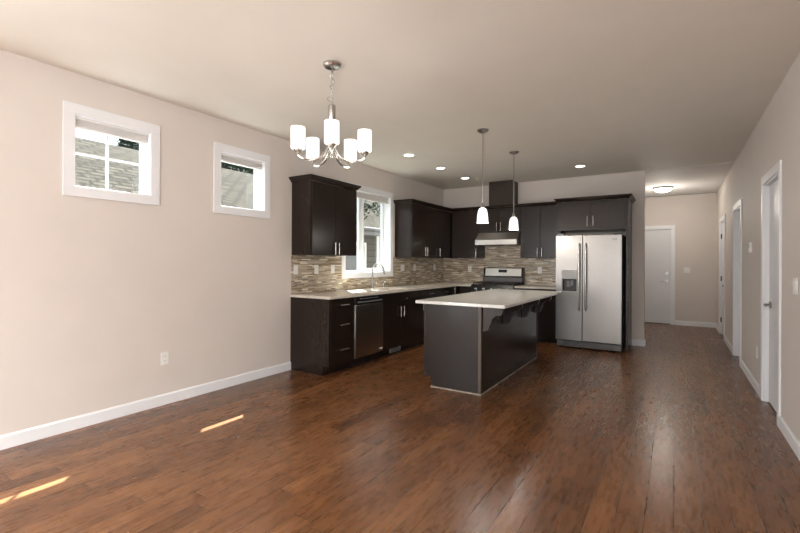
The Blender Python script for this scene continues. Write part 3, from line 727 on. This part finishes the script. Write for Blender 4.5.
# ------------------------------------------------------------------ refrigerator
FX0, FX1, FY = -1.553, -0.640, 6.944
fv = YB - FY                      # 0.813 : face of doors
t = empty('refrigerator', ((FX0 + FX1) / 2, YB - 0.4, 0), 'stainless side-by-side refrigerator with water dispenser', 'refrigerator')
MB(BACK).box(FX0 + 0.006, FX1 - 0.006, 0.03, fv - 0.075, 0.02, 1.715).build('fridge_body', 'grey', t)
MB(BACK).box(FX0 + 0.01, FX0 + 0.11, fv - 0.13, fv - 0.03, 1.7155, 1.745).build('hinge_cover', 'black', t)
MB(BACK).box(FX1 - 0.11, FX1 - 0.01, fv - 0.13, fv - 0.03, 1.7155, 1.735).build('hinge_cover', 'black', t)
SX = -1.172
dl = MB(BACK)                      # freezer door with a real hole for the dispenser
DX0, DX1, DZ0, DZ1 = -1.455, -1.250, 0.868, 1.055
wall_open(dl, FX0, SX - 0.004, fv - 0.068, fv, 0.125, 1.712, [(DX0, DX1, DZ0, DZ1)])
fd = dl.build('freezer_door', 'steel', t, smooth=False)
rd = MB(BACK).box(SX + 0.004, FX1, fv - 0.068, fv, 0.125, 1.712).build('fridge_door', 'steel', t, bevel=0.006, seg=3)
for uu, par in ((SX - 0.040, fd), (SX + 0.052, rd)):
    h = MB(BACK); pz = [0.60 + k * (1.57 - 0.60) / 10 for k in range(11)]
    pth = [(uu, fv + 0.002, 0.585)] + [(uu, fv + 0.028 + 0.022 * math.sin(pi * (z - 0.6) / 0.97), z) for z in pz] + [(uu, fv + 0.002, 1.585)]
    h.tube(pth, 0.0135, 12); h.build('door_handle', 'nickel', par)
ds = MB(BACK)
ds.box(DX0 - 0.012, DX1 + 0.012, fv + 0.0005, fv + 0.006, DZ1, DZ1 + 0.135)
ds.box(DX0 - 0.012, DX0, fv + 0.0005, fv + 0.006, DZ0 - 0.012, DZ1).box(DX1, DX1 + 0.012, fv + 0.0005, fv + 0.006, DZ0 - 0.012, DZ1).box(DX0, DX1, fv + 0.0005, fv + 0.006, DZ0 - 0.012, DZ0)
dsp = ds.build('dispenser_surround', 'greyl', fd, smooth=False)
MB(BACK).box(DX0, DX1, fv - 0.066, fv - 0.062, DZ0, DZ1).box(DX0, DX0 + 0.003, fv - 0.062, fv, DZ0, DZ1).box(DX1 - 0.003, DX1, fv - 0.062, fv, DZ0, DZ1).box(DX0 + 0.003, DX1 - 0.003, fv - 0.062, fv, DZ1 - 0.003, DZ1).box(DX0 + 0.003, DX1 - 0.003, fv - 0.062, fv + 0.004, DZ0, DZ0 + 0.012).build('dispenser_recess', 'slot', fd, smooth=False)
MB(BACK).box(-1.40, -1.355, fv - 0.060, fv - 0.030, 0.93, 1.02).box(-1.345, -1.30, fv - 0.060, fv - 0.030, 0.95, 1.03).build('dispenser_paddles', 'grey', fd)
MB(BACK).box(FX0 + 0.012, FX1 - 0.012, fv - 0.07, fv - 0.030, 0.022, 0.112).build('base_grille', 'grey', t, bevel=0.006)
gs = MB(BACK)
for k in range(4): gs.box(FX0 + 0.10, FX1 - 0.10, fv - 0.0295, fv - 0.0275, 0.040 + k * 0.017, 0.047 + k * 0.017)
gs.build('grille_slats', 'slot', t)
# emblem top right: an oval swirl over a bar of small letters
em = MB(BACK)
pts = [(-0.735 + 0.035 * math.cos(a), fv + 0.002, 1.645 + 0.012 * math.sin(a)) for a in [0.4 + k * 2 * pi * 0.86 / 18 for k in range(19)]]
em.tube(pts, 0.0015, 6); em.box(-0.765, -0.705, fv, fv + 0.002, 1.641, 1.649)
em.build('emblem', 'slot', rd)
for uu in (FX0 + 0.05, FX1 - 0.05):
    MB().lathe([(0.0, 0), (0.018, 0), (0.018, 0.03), (0.0, 0.03)], (uu, YB - fv + 0.12, 0), 12).build('foot', 'black', t)

# ------------------------------------------------------------------ island
IX0, IX1, IY0, IY1 = -2.236, -1.597, 4.002, 6.02
t = empty('kitchen_island', ((IX0 + IX1) / 2, (IY0 + IY1) / 2, 0), 'dark kitchen island with scalloped corbels under its overhang', 'island')
MB().box(IX0 + 0.020, IX1 - 0.012, IY0 + 0.012, IY1 - 0.012, 0.105, CT - 0.031).box(IX0 + 0.095, IX1 - 0.012, IY0 + 0.012, IY1 - 0.012, 0, 0.105).build('cabinet_body', 'cab', t)
e = MB(); e.prism([(IX0 + 0.085, 0), (IX1 - 0.030, 0), (IX1 - 0.030, CT - 0.031), (IX0 + 0.022, CT - 0.031), (IX0 + 0.022, 0.105), (IX0 + 0.085, 0.105)], IY0, IY0 + 0.0115, lambda q, s_: (q[0], s_, q[1])); e.build('end_panel', 'cab', t, smooth=False)
MB().box(IX1 - 0.0295, IX1 + 0.002, IY0 - 0.006, IY0 + 0.0115, 0, CT - 0.031).build('corner_post', 'strip', t, bevel=0.002)
MB().box(IX0, IX0 + 0.0215, IY0 - 0.002, IY0 + 0.0115, 0.105, CT - 0.031).build('corner_post', 'cabx', t, bevel=0.002)
MB().box(IX1 - 0.0115, IX1, IY0 + 0.012, IY1, 0.0, CT - 0.031).build('back_panel', 'cab', t)
MB().box(IX1, IX1 + 0.004, IY1 - 0.014, IY1, 0.0, CT - 0.031).build('corner_post', 'strip', t)
MB().box(IX0 + 0.085, IX1 + 0.006, IY0 - 0.014, IY0 - 0.0065, 0, 0.012).box(IX1 + 0.0005, IX1 + 0.010, IY0 - 0.014, IY1, 0, 0.012).build('shoe_strip', 'shoe', t)
n = 4
for k in range(n):
    a, b = IY0 + 0.03 + (IY1 - IY0 - 0.03) * k / n, IY0 + 0.03 + (IY1 - IY0 - 0.03) * (k + 1) / n
    p = MB().box(IX0 - 0.0, IX0 + 0.019, a + 0.003, b - 0.003, 0.11, 0.862).build('cabinet_door', 'cab', t)
    h = MB(); hx = IX0 - 0.030; yy = b - 0.05 if k % 2 == 0 else a + 0.05
    h.tube([(hx, yy, 0.62), (hx, yy, 0.77)], 0.006, 10).tube([(hx, yy, 0.64), (IX0, yy, 0.64)], 0.0045, 8).tube([(hx, yy, 0.75), (IX0, yy, 0.75)], 0.0045, 8)
    h.build('handle', 'nickel', p)
# corbels (u out from the panel, z down from the counter)
CW, CH = 0.205, 0.262
zt = CT - 0.0312
prof = [(0.0, 0.0), (CW, 0.0), (CW, -0.062)]
def arc(cx, cz, r, a0_, a1_, k=7): return [(cx + r * math.cos(math.radians(a0_ + (a1_ - a0_) * i / k)), cz + r * math.sin(math.radians(a0_ + (a1_ - a0_) * i / k))) for i in range(k + 1)]
prof += arc(CW - 0.038, -0.062, 0.038, 0, -85)
prof += [(CW - 0.060, -0.102)]
prof += arc(0.110, -0.150, 0.046, 70, 185)[0:]          # hollow scoop
prof += arc(0.034, -0.158, 0.030, 0, -60)[0:]
prof += [(0.046, -0.200), (0.052, -0.212)]
prof += arc(0.020, -0.222, 0.034, 10, -80)
prof += [(0.0, -CH)]
prof = [(0, 0), (0.205, 0), (0.206, -0.045), (0.202, -0.062), (0.190, -0.078), (0.170, -0.088), (0.148, -0.092), (0.134, -0.093), (0.128, -0.100), (0.121, -0.108), (0.108, -0.116), (0.098, -0.127), (0.093, -0.142), (0.093, -0.158), (0.089, -0.172), (0.080, -0.182), (0.072, -0.188), (0.070, -0.205), (0.066, -0.222), (0.054, -0.238), (0.036, -0.247), (0.012, -0.250), (0, -0.252)]
for yc in (4.045, 4.655, 5.345, 5.945):
    c = MB(); c.prism([(IX1 + 0.0045 + q[0], zt + q[1]) for q in prof], yc - 0.022, yc + 0.022, lambda q, s_: (q[0], s_, q[1]))
    c.build('corbel', 'cabx', t, smooth=False)
tag(MB().box(-2.27, -1.318, 3.88, 6.24, CT - 0.031, CT).build('island_countertop', 'quartz2', bevel=0.003), 'pale quartz slab on the island with breakfast overhang', 'countertop')

# ------------------------------------------------------------------ outlets and switches
def plate(fr, u, z, v, kind, gang, label, cat, group=None, name=None):
    w = 0.035 * 2 if gang == 1 else 0.115
    hgt = 0.115
    t = empty(name or ('wall_outlet' if kind == 'o' else 'light_switch'), fr(u, v, z), label, cat, group)
    MB(fr).box(u - w / 2, u + w / 2, v, v + 0.006, z - hgt / 2, z + hgt / 2).build('cover_plate', 'plate', t, bevel=0.002)
    for g in range(gang):
        uc = u + (g - (gang - 1) / 2) * 0.046
        if kind == 'o':
            for dz in (-0.02, 0.02):
                r = MB(fr).box(uc - 0.015, uc + 0.015, v + 0.006, v + 0.0075, z + dz - 0.014, z + dz + 0.014).build('receptacle', 'plate', t)
                MB(fr).box(uc - 0.008, uc - 0.006, v + 0.0075, v + 0.0080, z + dz - 0.005, z + dz + 0.007).box(uc + 0.006, uc + 0.008, v + 0.0075, v + 0.0080, z + dz - 0.005, z + dz + 0.007).build('slots', 'slot', r)
        else:
            s = MB(fr); s.prism([(0.006, -0.033), (0.008, -0.033), (0.012, 0.033), (0.006, 0.033)], uc - 0.016, uc + 0.016, lambda q, s_: (s_, v + q[0], z + q[1])); s.build('rocker', 'plate', t, smooth=False)
    return t
GO = 'white plates on the mosaic backsplash'
tv = 0.0108
plate(LEFT, 2.173, 0.416, 0.0005, 'o', 1, 'white outlet low on the left wall above the baseboard', 'outlet')
plate(LEFT, 3.765, 1.20, tv, 's', 1, 'white switch plate on the backsplash, nearest the bare wall', 'switch', GO)
plate(LEFT, 4.125, 1.20, tv, 'o', 1, 'white outlet in the middle under the lone wall cabinet', 'outlet', GO)
plate(LEFT, 4.44, 1.20, tv, 's', 1, 'white switch plate just left of the sink window', 'switch', GO)
plate(LEFT, 6.21, 1.20, tv, 's', 2, 'wide double switch plate just right of the sink window', 'switch', GO)
plate(LEFT, 6.61, 1.20, tv, 'o', 1, 'narrow outlet right of the wide switch plate on left wall', 'outlet', GO)
plate(LEFT, 7.36, 1.20, tv, 'o', 1, 'outlet on the left wall backsplash nearest the inner corner', 'outlet', GO)
plate(BACK, -3.327, 1.17, tv, 'o', 1, 'outlet on the backsplash left of the gas range', 'outlet', GO)
plate(BACK, -2.004, 1.165, tv, 'o', 1, 'outlet on the backsplash between range and refrigerator', 'outlet', GO)
plate(HALL, 0.213, 1.16, 0.0005, 's', 2, 'double switch on the hallway end wall beside the door', 'switch')
plate(RIGHT, 4.028, 1.145, 0.0005, 's', 2, 'double switch at the right picture edge before the nearest door', 'switch')
plate(RIGHT, 5.706, 0.395, 0.0005, 'o', 1, 'low outlet on right wall between first and second doors', 'outlet')
plate(RIGHT, 8.40, 1.12, 0.0005, 's', 1, 'switch on the right wall between second and third doors', 'switch')
t = empty('thermostat', RIGHT(6.117, 0, 1.46), 'white thermostat on the right wall between two doors', 'thermostat')
MB(RIGHT).box(6.07, 6.165, 0.0005, 0.024, 1.42, 1.535).build('thermostat_case', 'plate', t, bevel=0.004)
MB(RIGHT).box(6.085, 6.150, 0.0242, 0.025, 1.475, 1.520).build('screen', 'greyl', t)
t = empty('floor_register', (0.585, 9.13, 0), 'small metal register in the hallway floor by the last door', 'floor register')
MB().box(0.48, 0.685, 9.08, 9.18, 0.0003, 0.005).build('register_frame', 'nickeld', t)
r = MB()
for k in range(8): r.box(0.50 + k * 0.022, 0.51 + k * 0.022, 9.095, 9.165, 0.0052, 0.006)
r.build('register_slots', 'slot', t)

# ------------------------------------------------------------------ ceiling lamps
G = 'recessed ceiling downlights'
recl = ['recessed downlight nearest the chandelier, first of the left row', 'recessed downlight in the middle of the left row',
        'recessed downlight farthest back in the left row over the corner', 'lone recessed downlight on the right, in front of refrigerator']
for (x, y), lb in zip(((-3.04, 5.0), (-3.04, 5.943), (-3.04, 6.866), (-1.20, 6.898)), recl):
    t = empty('recessed_light', (x, y, H), lb, 'ceiling light', G)
    MB().lathe([(0.062, -0.006), (0.085, -0.004), (0.092, -0.0005), (0.062, -0.0005)], (x, y, H), 32, close=True).build('trim_ring', 'plate', t)
    MB().lathe([(0.0, -0.005), (0.061, -0.005), (0.061, -0.001), (0.0, -0.001)], (x, y, H), 32).build('lens', 'can', t)
    l = bpy.data.lights.new('downlight', 'SPOT'); l.energy = 22; l.color = (1.0, 0.90, 0.76); l.spot_size = math.radians(120); l.spot_blend = 0.8; l.shadow_soft_size = 0.06
    lo = bpy.data.objects.new('downlight', l); C.objects.link(lo); lo.parent = t; lo.location = (0, 0, -0.02)

t = empty('flush_light', (-0.197, 9.61, H - 0.006), 'flush dome ceiling light in the hallway', 'ceiling light')
MB().lathe([(0.0, -0.001), (0.165, -0.001), (0.168, -0.012), (0.160, -0.028), (0.150, -0.030), (0.0, -0.030)], (-0.197, 9.61, H - 0.006), 36).build('lamp_base', 'nickeld', t)
MB().lathe([(0.150, -0.031), (0.146, -0.045), (0.125, -0.070), (0.09, -0.088), (0.045, -0.098), (0.0, -0.100)], (-0.197, 9.61, H - 0.006), 36).build('glass_dome', 'dome', t)
l = bpy.data.lights.new('hall_bulb', 'POINT'); l.energy = 14; l.color = (1.0, 0.92, 0.82); l.shadow_soft_size = 0.12
lo = bpy.data.objects.new('hall_bulb', l); C.objects.link(lo); lo.parent = t; lo.location = (0, 0, -0.45)

G = 'glass pendants over the island'
for (x, y), lb in zip(((-1.775, 4.476), (-1.783, 5.579)), ('glass pendant over the near end of the island', 'glass pendant over the far end of the island')):
    t = empty('pendant_light', (x, y, H), lb, 'pendant light', G)
    MB().lathe([(0.0, -0.0005), (0.062, -0.0005), (0.062, -0.010), (0.040, -0.024), (0.012, -0.030), (0.0, -0.030)], (x, y, H), 28).build('canopy', 'nickeld', t)
    MB().tube([(x, y, H - 0.028), (x, y, 1.925)], 0.0048, 8).build('rod', 'nickel', t)
    MB().lathe([(0.0, 1.945), (0.012, 1.945), (0.022, 1.925), (0.026, 1.895), (0.0, 1.890)], (x, y, 0), 20).build('socket_cap', 'nickel', t)
    pr = [(0.024, 1.893), (0.038, 1.884), (0.048, 1.862), (0.055, 1.825), (0.060, 1.775), (0.062, 1.730)]
    pr2 = [(r - 0.004, z) for r, z in reversed(pr)]
    MB().lathe(pr + pr2, (x, y, 0), 28, close=True).build('glass_shade', 'pshade', t)
    MB().lathe([(0.0, 1.885), (0.018, 1.87), (0.022, 1.83), (0.018, 1.80), (0.0, 1.79)], (x, y, 0), 16).build('bulb', 'pshade', t)
    l = bpy.data.lights.new('pendant_bulb', 'POINT'); l.energy = 7; l.color = (1.0, 0.93, 0.84); l.shadow_soft_size = 0.04
    lo = bpy.data.objects.new('pendant_bulb', l); C.objects.link(lo); lo.parent = t; lo.location = (0, 0, 1.70 - H)

# chandelier
cx, cy = -2.121, 2.404
t = empty('chandelier', (cx, cy, H), 'five-arm brushed nickel chandelier with white glass cylinder shades', 'chandelier')
MB().lathe([(0.0, -0.0005), (0.066, -0.0005), (0.066, -0.012), (0.055, -0.026), (0.020, -0.034), (0.0, -0.034)], (cx, cy, H), 32).build('canopy', 'nickel', t)
ch = MB(); z = H - 0.034; k = 0
while z > 2.475:
    L, w = 0.030, 0.0085
    pts = []
    for i in range(17):
        a = 2 * pi * i / 16; px_, pz_ = w * math.cos(a), L / 2 * math.sin(a)
        pts.append((cx + (px_ if k % 2 else 0), cy + (0 if k % 2 else px_), z - L / 2 + pz_))
    ch.tube(pts, 0.0019, 6, cap=False); z -= L - 0.006; k += 1
ch.build('chain', 'nickel', t)
wp = [(cx + 0.012 * math.sin(i * 1.1) + (-0.035 * math.sin(pi * (i - 12) / 8) if i > 12 else 0), cy + 0.012 * math.cos(i * 0.9), H - 0.03 - i * 0.0135) for i in range(21)]
MB().tube(wp, 0.0026, 6).build('cord', 'nickel', t)
zt_ = 2.475
MB().lathe([(0.0, zt_), (0.006, zt_), (0.008, zt_ - 0.015), (0.012, zt_ - 0.025), (0.027, zt_ - 0.035), (0.027, zt_ - 0.15), (0.022, zt_ - 0.16), (0.022, 2.17), (0.020, 2.16), (0.026, 2.135), (0.020, 2.11), (0.010, 2.10), (0.008, 2.085), (0.012, 2.075), (0.007, 2.062), (0.0, 2.060)], (cx, cy, 0), 22).build('centre_column', 'nickel', t)
base_a = math.atan2(-cy, -cx)        # first arm towards the open floor in front
RR = 0.247
for k in range(5):
    a = base_a + 2 * pi * k / 5; ca, sa = math.cos(a), math.sin(a)
    pp = [(0.014, 2.150), (0.030, 2.120), (0.048, 2.088), (0.072, 2.060), (0.105, 2.040), (0.145, 2.030), (0.185, 2.030), (0.222, 2.038), (RR, 2.054)]
    arm = MB().tube([(cx + r * ca, cy + r * sa, z) for r, z in pp], [0.0095, 0.0095, 0.0095, 0.009, 0.009, 0.0085, 0.008, 0.0075, 0.007], 10).build('arm', 'nickel', t)
    sx, sy = cx + RR * ca, cy + RR * sa
    MB().lathe([(0.0, 2.050), (0.006, 2.052), (0.010, 2.064), (0.024, 2.074), (0.030, 2.090), (0.030, 2.094), (0.0, 2.094)], (sx, sy, 0), 20).build('cup', 'nickeld', arm)
    o_ = [(0.028, 2.094), (0.046, 2.096), (0.050, 2.102), (0.050, 2.246)]; i_ = [(0.046, 2.246), (0.046, 2.104), (0.028, 2.098)]
    MB().lathe(o_ + i_, (sx, sy, 0), 28, close=True).build('glass_shade', 'shade', arm)
    MB().lathe([(0.0, 2.095), (0.012, 2.10), (0.024, 2.15), (0.024, 2.18), (0.0, 2.21)], (sx, sy, 0), 14).build('bulb', 'shade', arm)
    l = bpy.data.lights.new('chandelier_bulb', 'POINT'); l.energy = 1.2; l.color = (1.0, 0.90, 0.78); l.shadow_soft_size = 0.04
    lo = bpy.data.objects.new('chandelier_bulb', l); C.objects.link(lo); lo.parent = arm; lo.location = (sx - cx, sy - cy, 2.00 - H)

# ------------------------------------------------------------------ outside the windows
t = empty('house', (-9.4, 8, -0.42), 'neighbouring house with grey shingle roof seen through the windows', 'house')
EX, EZ, RX, RZ = -6.55, 2.18, -9.6, 3.64
rf = MB(); rf.prism([(EX, EZ), (RX, RZ), (2 * RX - EX, EZ), (2 * RX - EX, EZ - 0.12), (RX, RZ - 0.12), (EX, EZ - 0.12)], -4, 22, lambda q, s_: (q[0], s_, q[1]))
rf.build('roof', 'shingle', t, smooth=False)
MB().box(EX, EX + 0.03, -4, 22, EZ - 0.20, EZ + 0.005).build('fascia', 'grey', t)
MB().tube([(EX + 0.08, -4, EZ - 0.06), (EX + 0.08, 22, EZ - 0.06)], 0.05, 10).build('gutter', 'grey', t)
MB().box(-12.3, -6.98, -3.6, 21.6, -0.42, EZ - 0.13).build('wall', 'siding', t)
MB().box(-7.0, EX, -4, 22, EZ - 0.16, EZ - 0.125).build('soffit', 'trim', t)
nw = MB().box(-6.975, -6.95, 8.30, 9.28, 0.55, 0.64).box(-6.975, -6.95, 8.30, 9.28, 1.72, 1.81).box(-6.975, -6.95, 8.30, 8.39, 0.64, 1.72).box(-6.975, -6.95, 9.19, 9.28, 0.64, 1.72).build('window', 'trim', t)
MB().box(-6.974, -6.965, 8.39, 9.19, 0.64, 1.72).build('pane', 'grey', nw)
MB().box(-6.975, -6.94, 9.75, 9.87, -0.42, EZ - 0.17).build('downspout', 'trim', t)

def tree(x, y, z0, h, rad, mat, label, n=260, crown_z0=0.25, seed=1, leaf=0.16, layers=True):
    rnd = random.Random(seed)
    t = empty('tree', (x, y, z0), label, 'tree', None)
    tr = MB().tube([(x, y, z0), (x + 0.05, y, z0 + h * 0.5), (x, y, z0 + h * 0.97)], [0.16, 0.10, 0.02], 8)
    mb = MB()
    for i in range(n):
        f = rnd.random(); zz = z0 + h * (crown_z0 + (1 - crown_z0) * f)
        rr = rad * (1 - f) ** 0.8 * (0.35 + 0.65 * rnd.random()) + 0.08 if layers else rad * math.sqrt(max(0, 1 - (2 * f - 1) ** 2)) * rnd.random() ** 0.4
        a = rnd.random() * 2 * pi
        c = Vector((x + rr * math.cos(a), y + rr * math.sin(a), zz - (0.18 * rr if layers else 0)))
        for j in range(9):
            d = Vector((rnd.gauss(0, 1), rnd.gauss(0, 1), rnd.gauss(0, 0.6))); d.normalize(); d *= leaf * (0.5 + rnd.random())
            s_ = d.cross(Vector((rnd.gauss(0, 1), rnd.gauss(0, 1), rnd.gauss(0, 1)))); s_.normalize(); s_ *= leaf * 0.28
            q = [c, c + d * 0.5 + s_, c + d, c + d * 0.5 - s_]
            mb.face([mb.bm.verts.new(v) for v in q])
            c = c + Vector((rnd.gauss(0, leaf * .4), rnd.gauss(0, leaf * .4), rnd.gauss(0, leaf * .3)))
    tr.build('trunk', 'bark', t); mb.build('foliage', mat, t, smooth=False)
    return t
tree(-15.6, 7.9, -0.42, 7.6, 1.5, 'leaf', 'dark evergreen behind the roof, seen in the four-pane grille window', seed=3, n=1500, leaf=0.14)
tree(-16.5, 12.6, -0.42, 7.9, 2.4, 'leaf2', 'leafy tree behind the roof, seen in the plain high window', seed=5, n=3000, layers=False, crown_z0=0.35)
tree(-5.3, 8.28, -0.42, 6.0, 1.1, 'leaf', 'dark evergreen between the houses, seen in the sink window', seed=8, n=900, crown_z0=0.50, leaf=0.08)
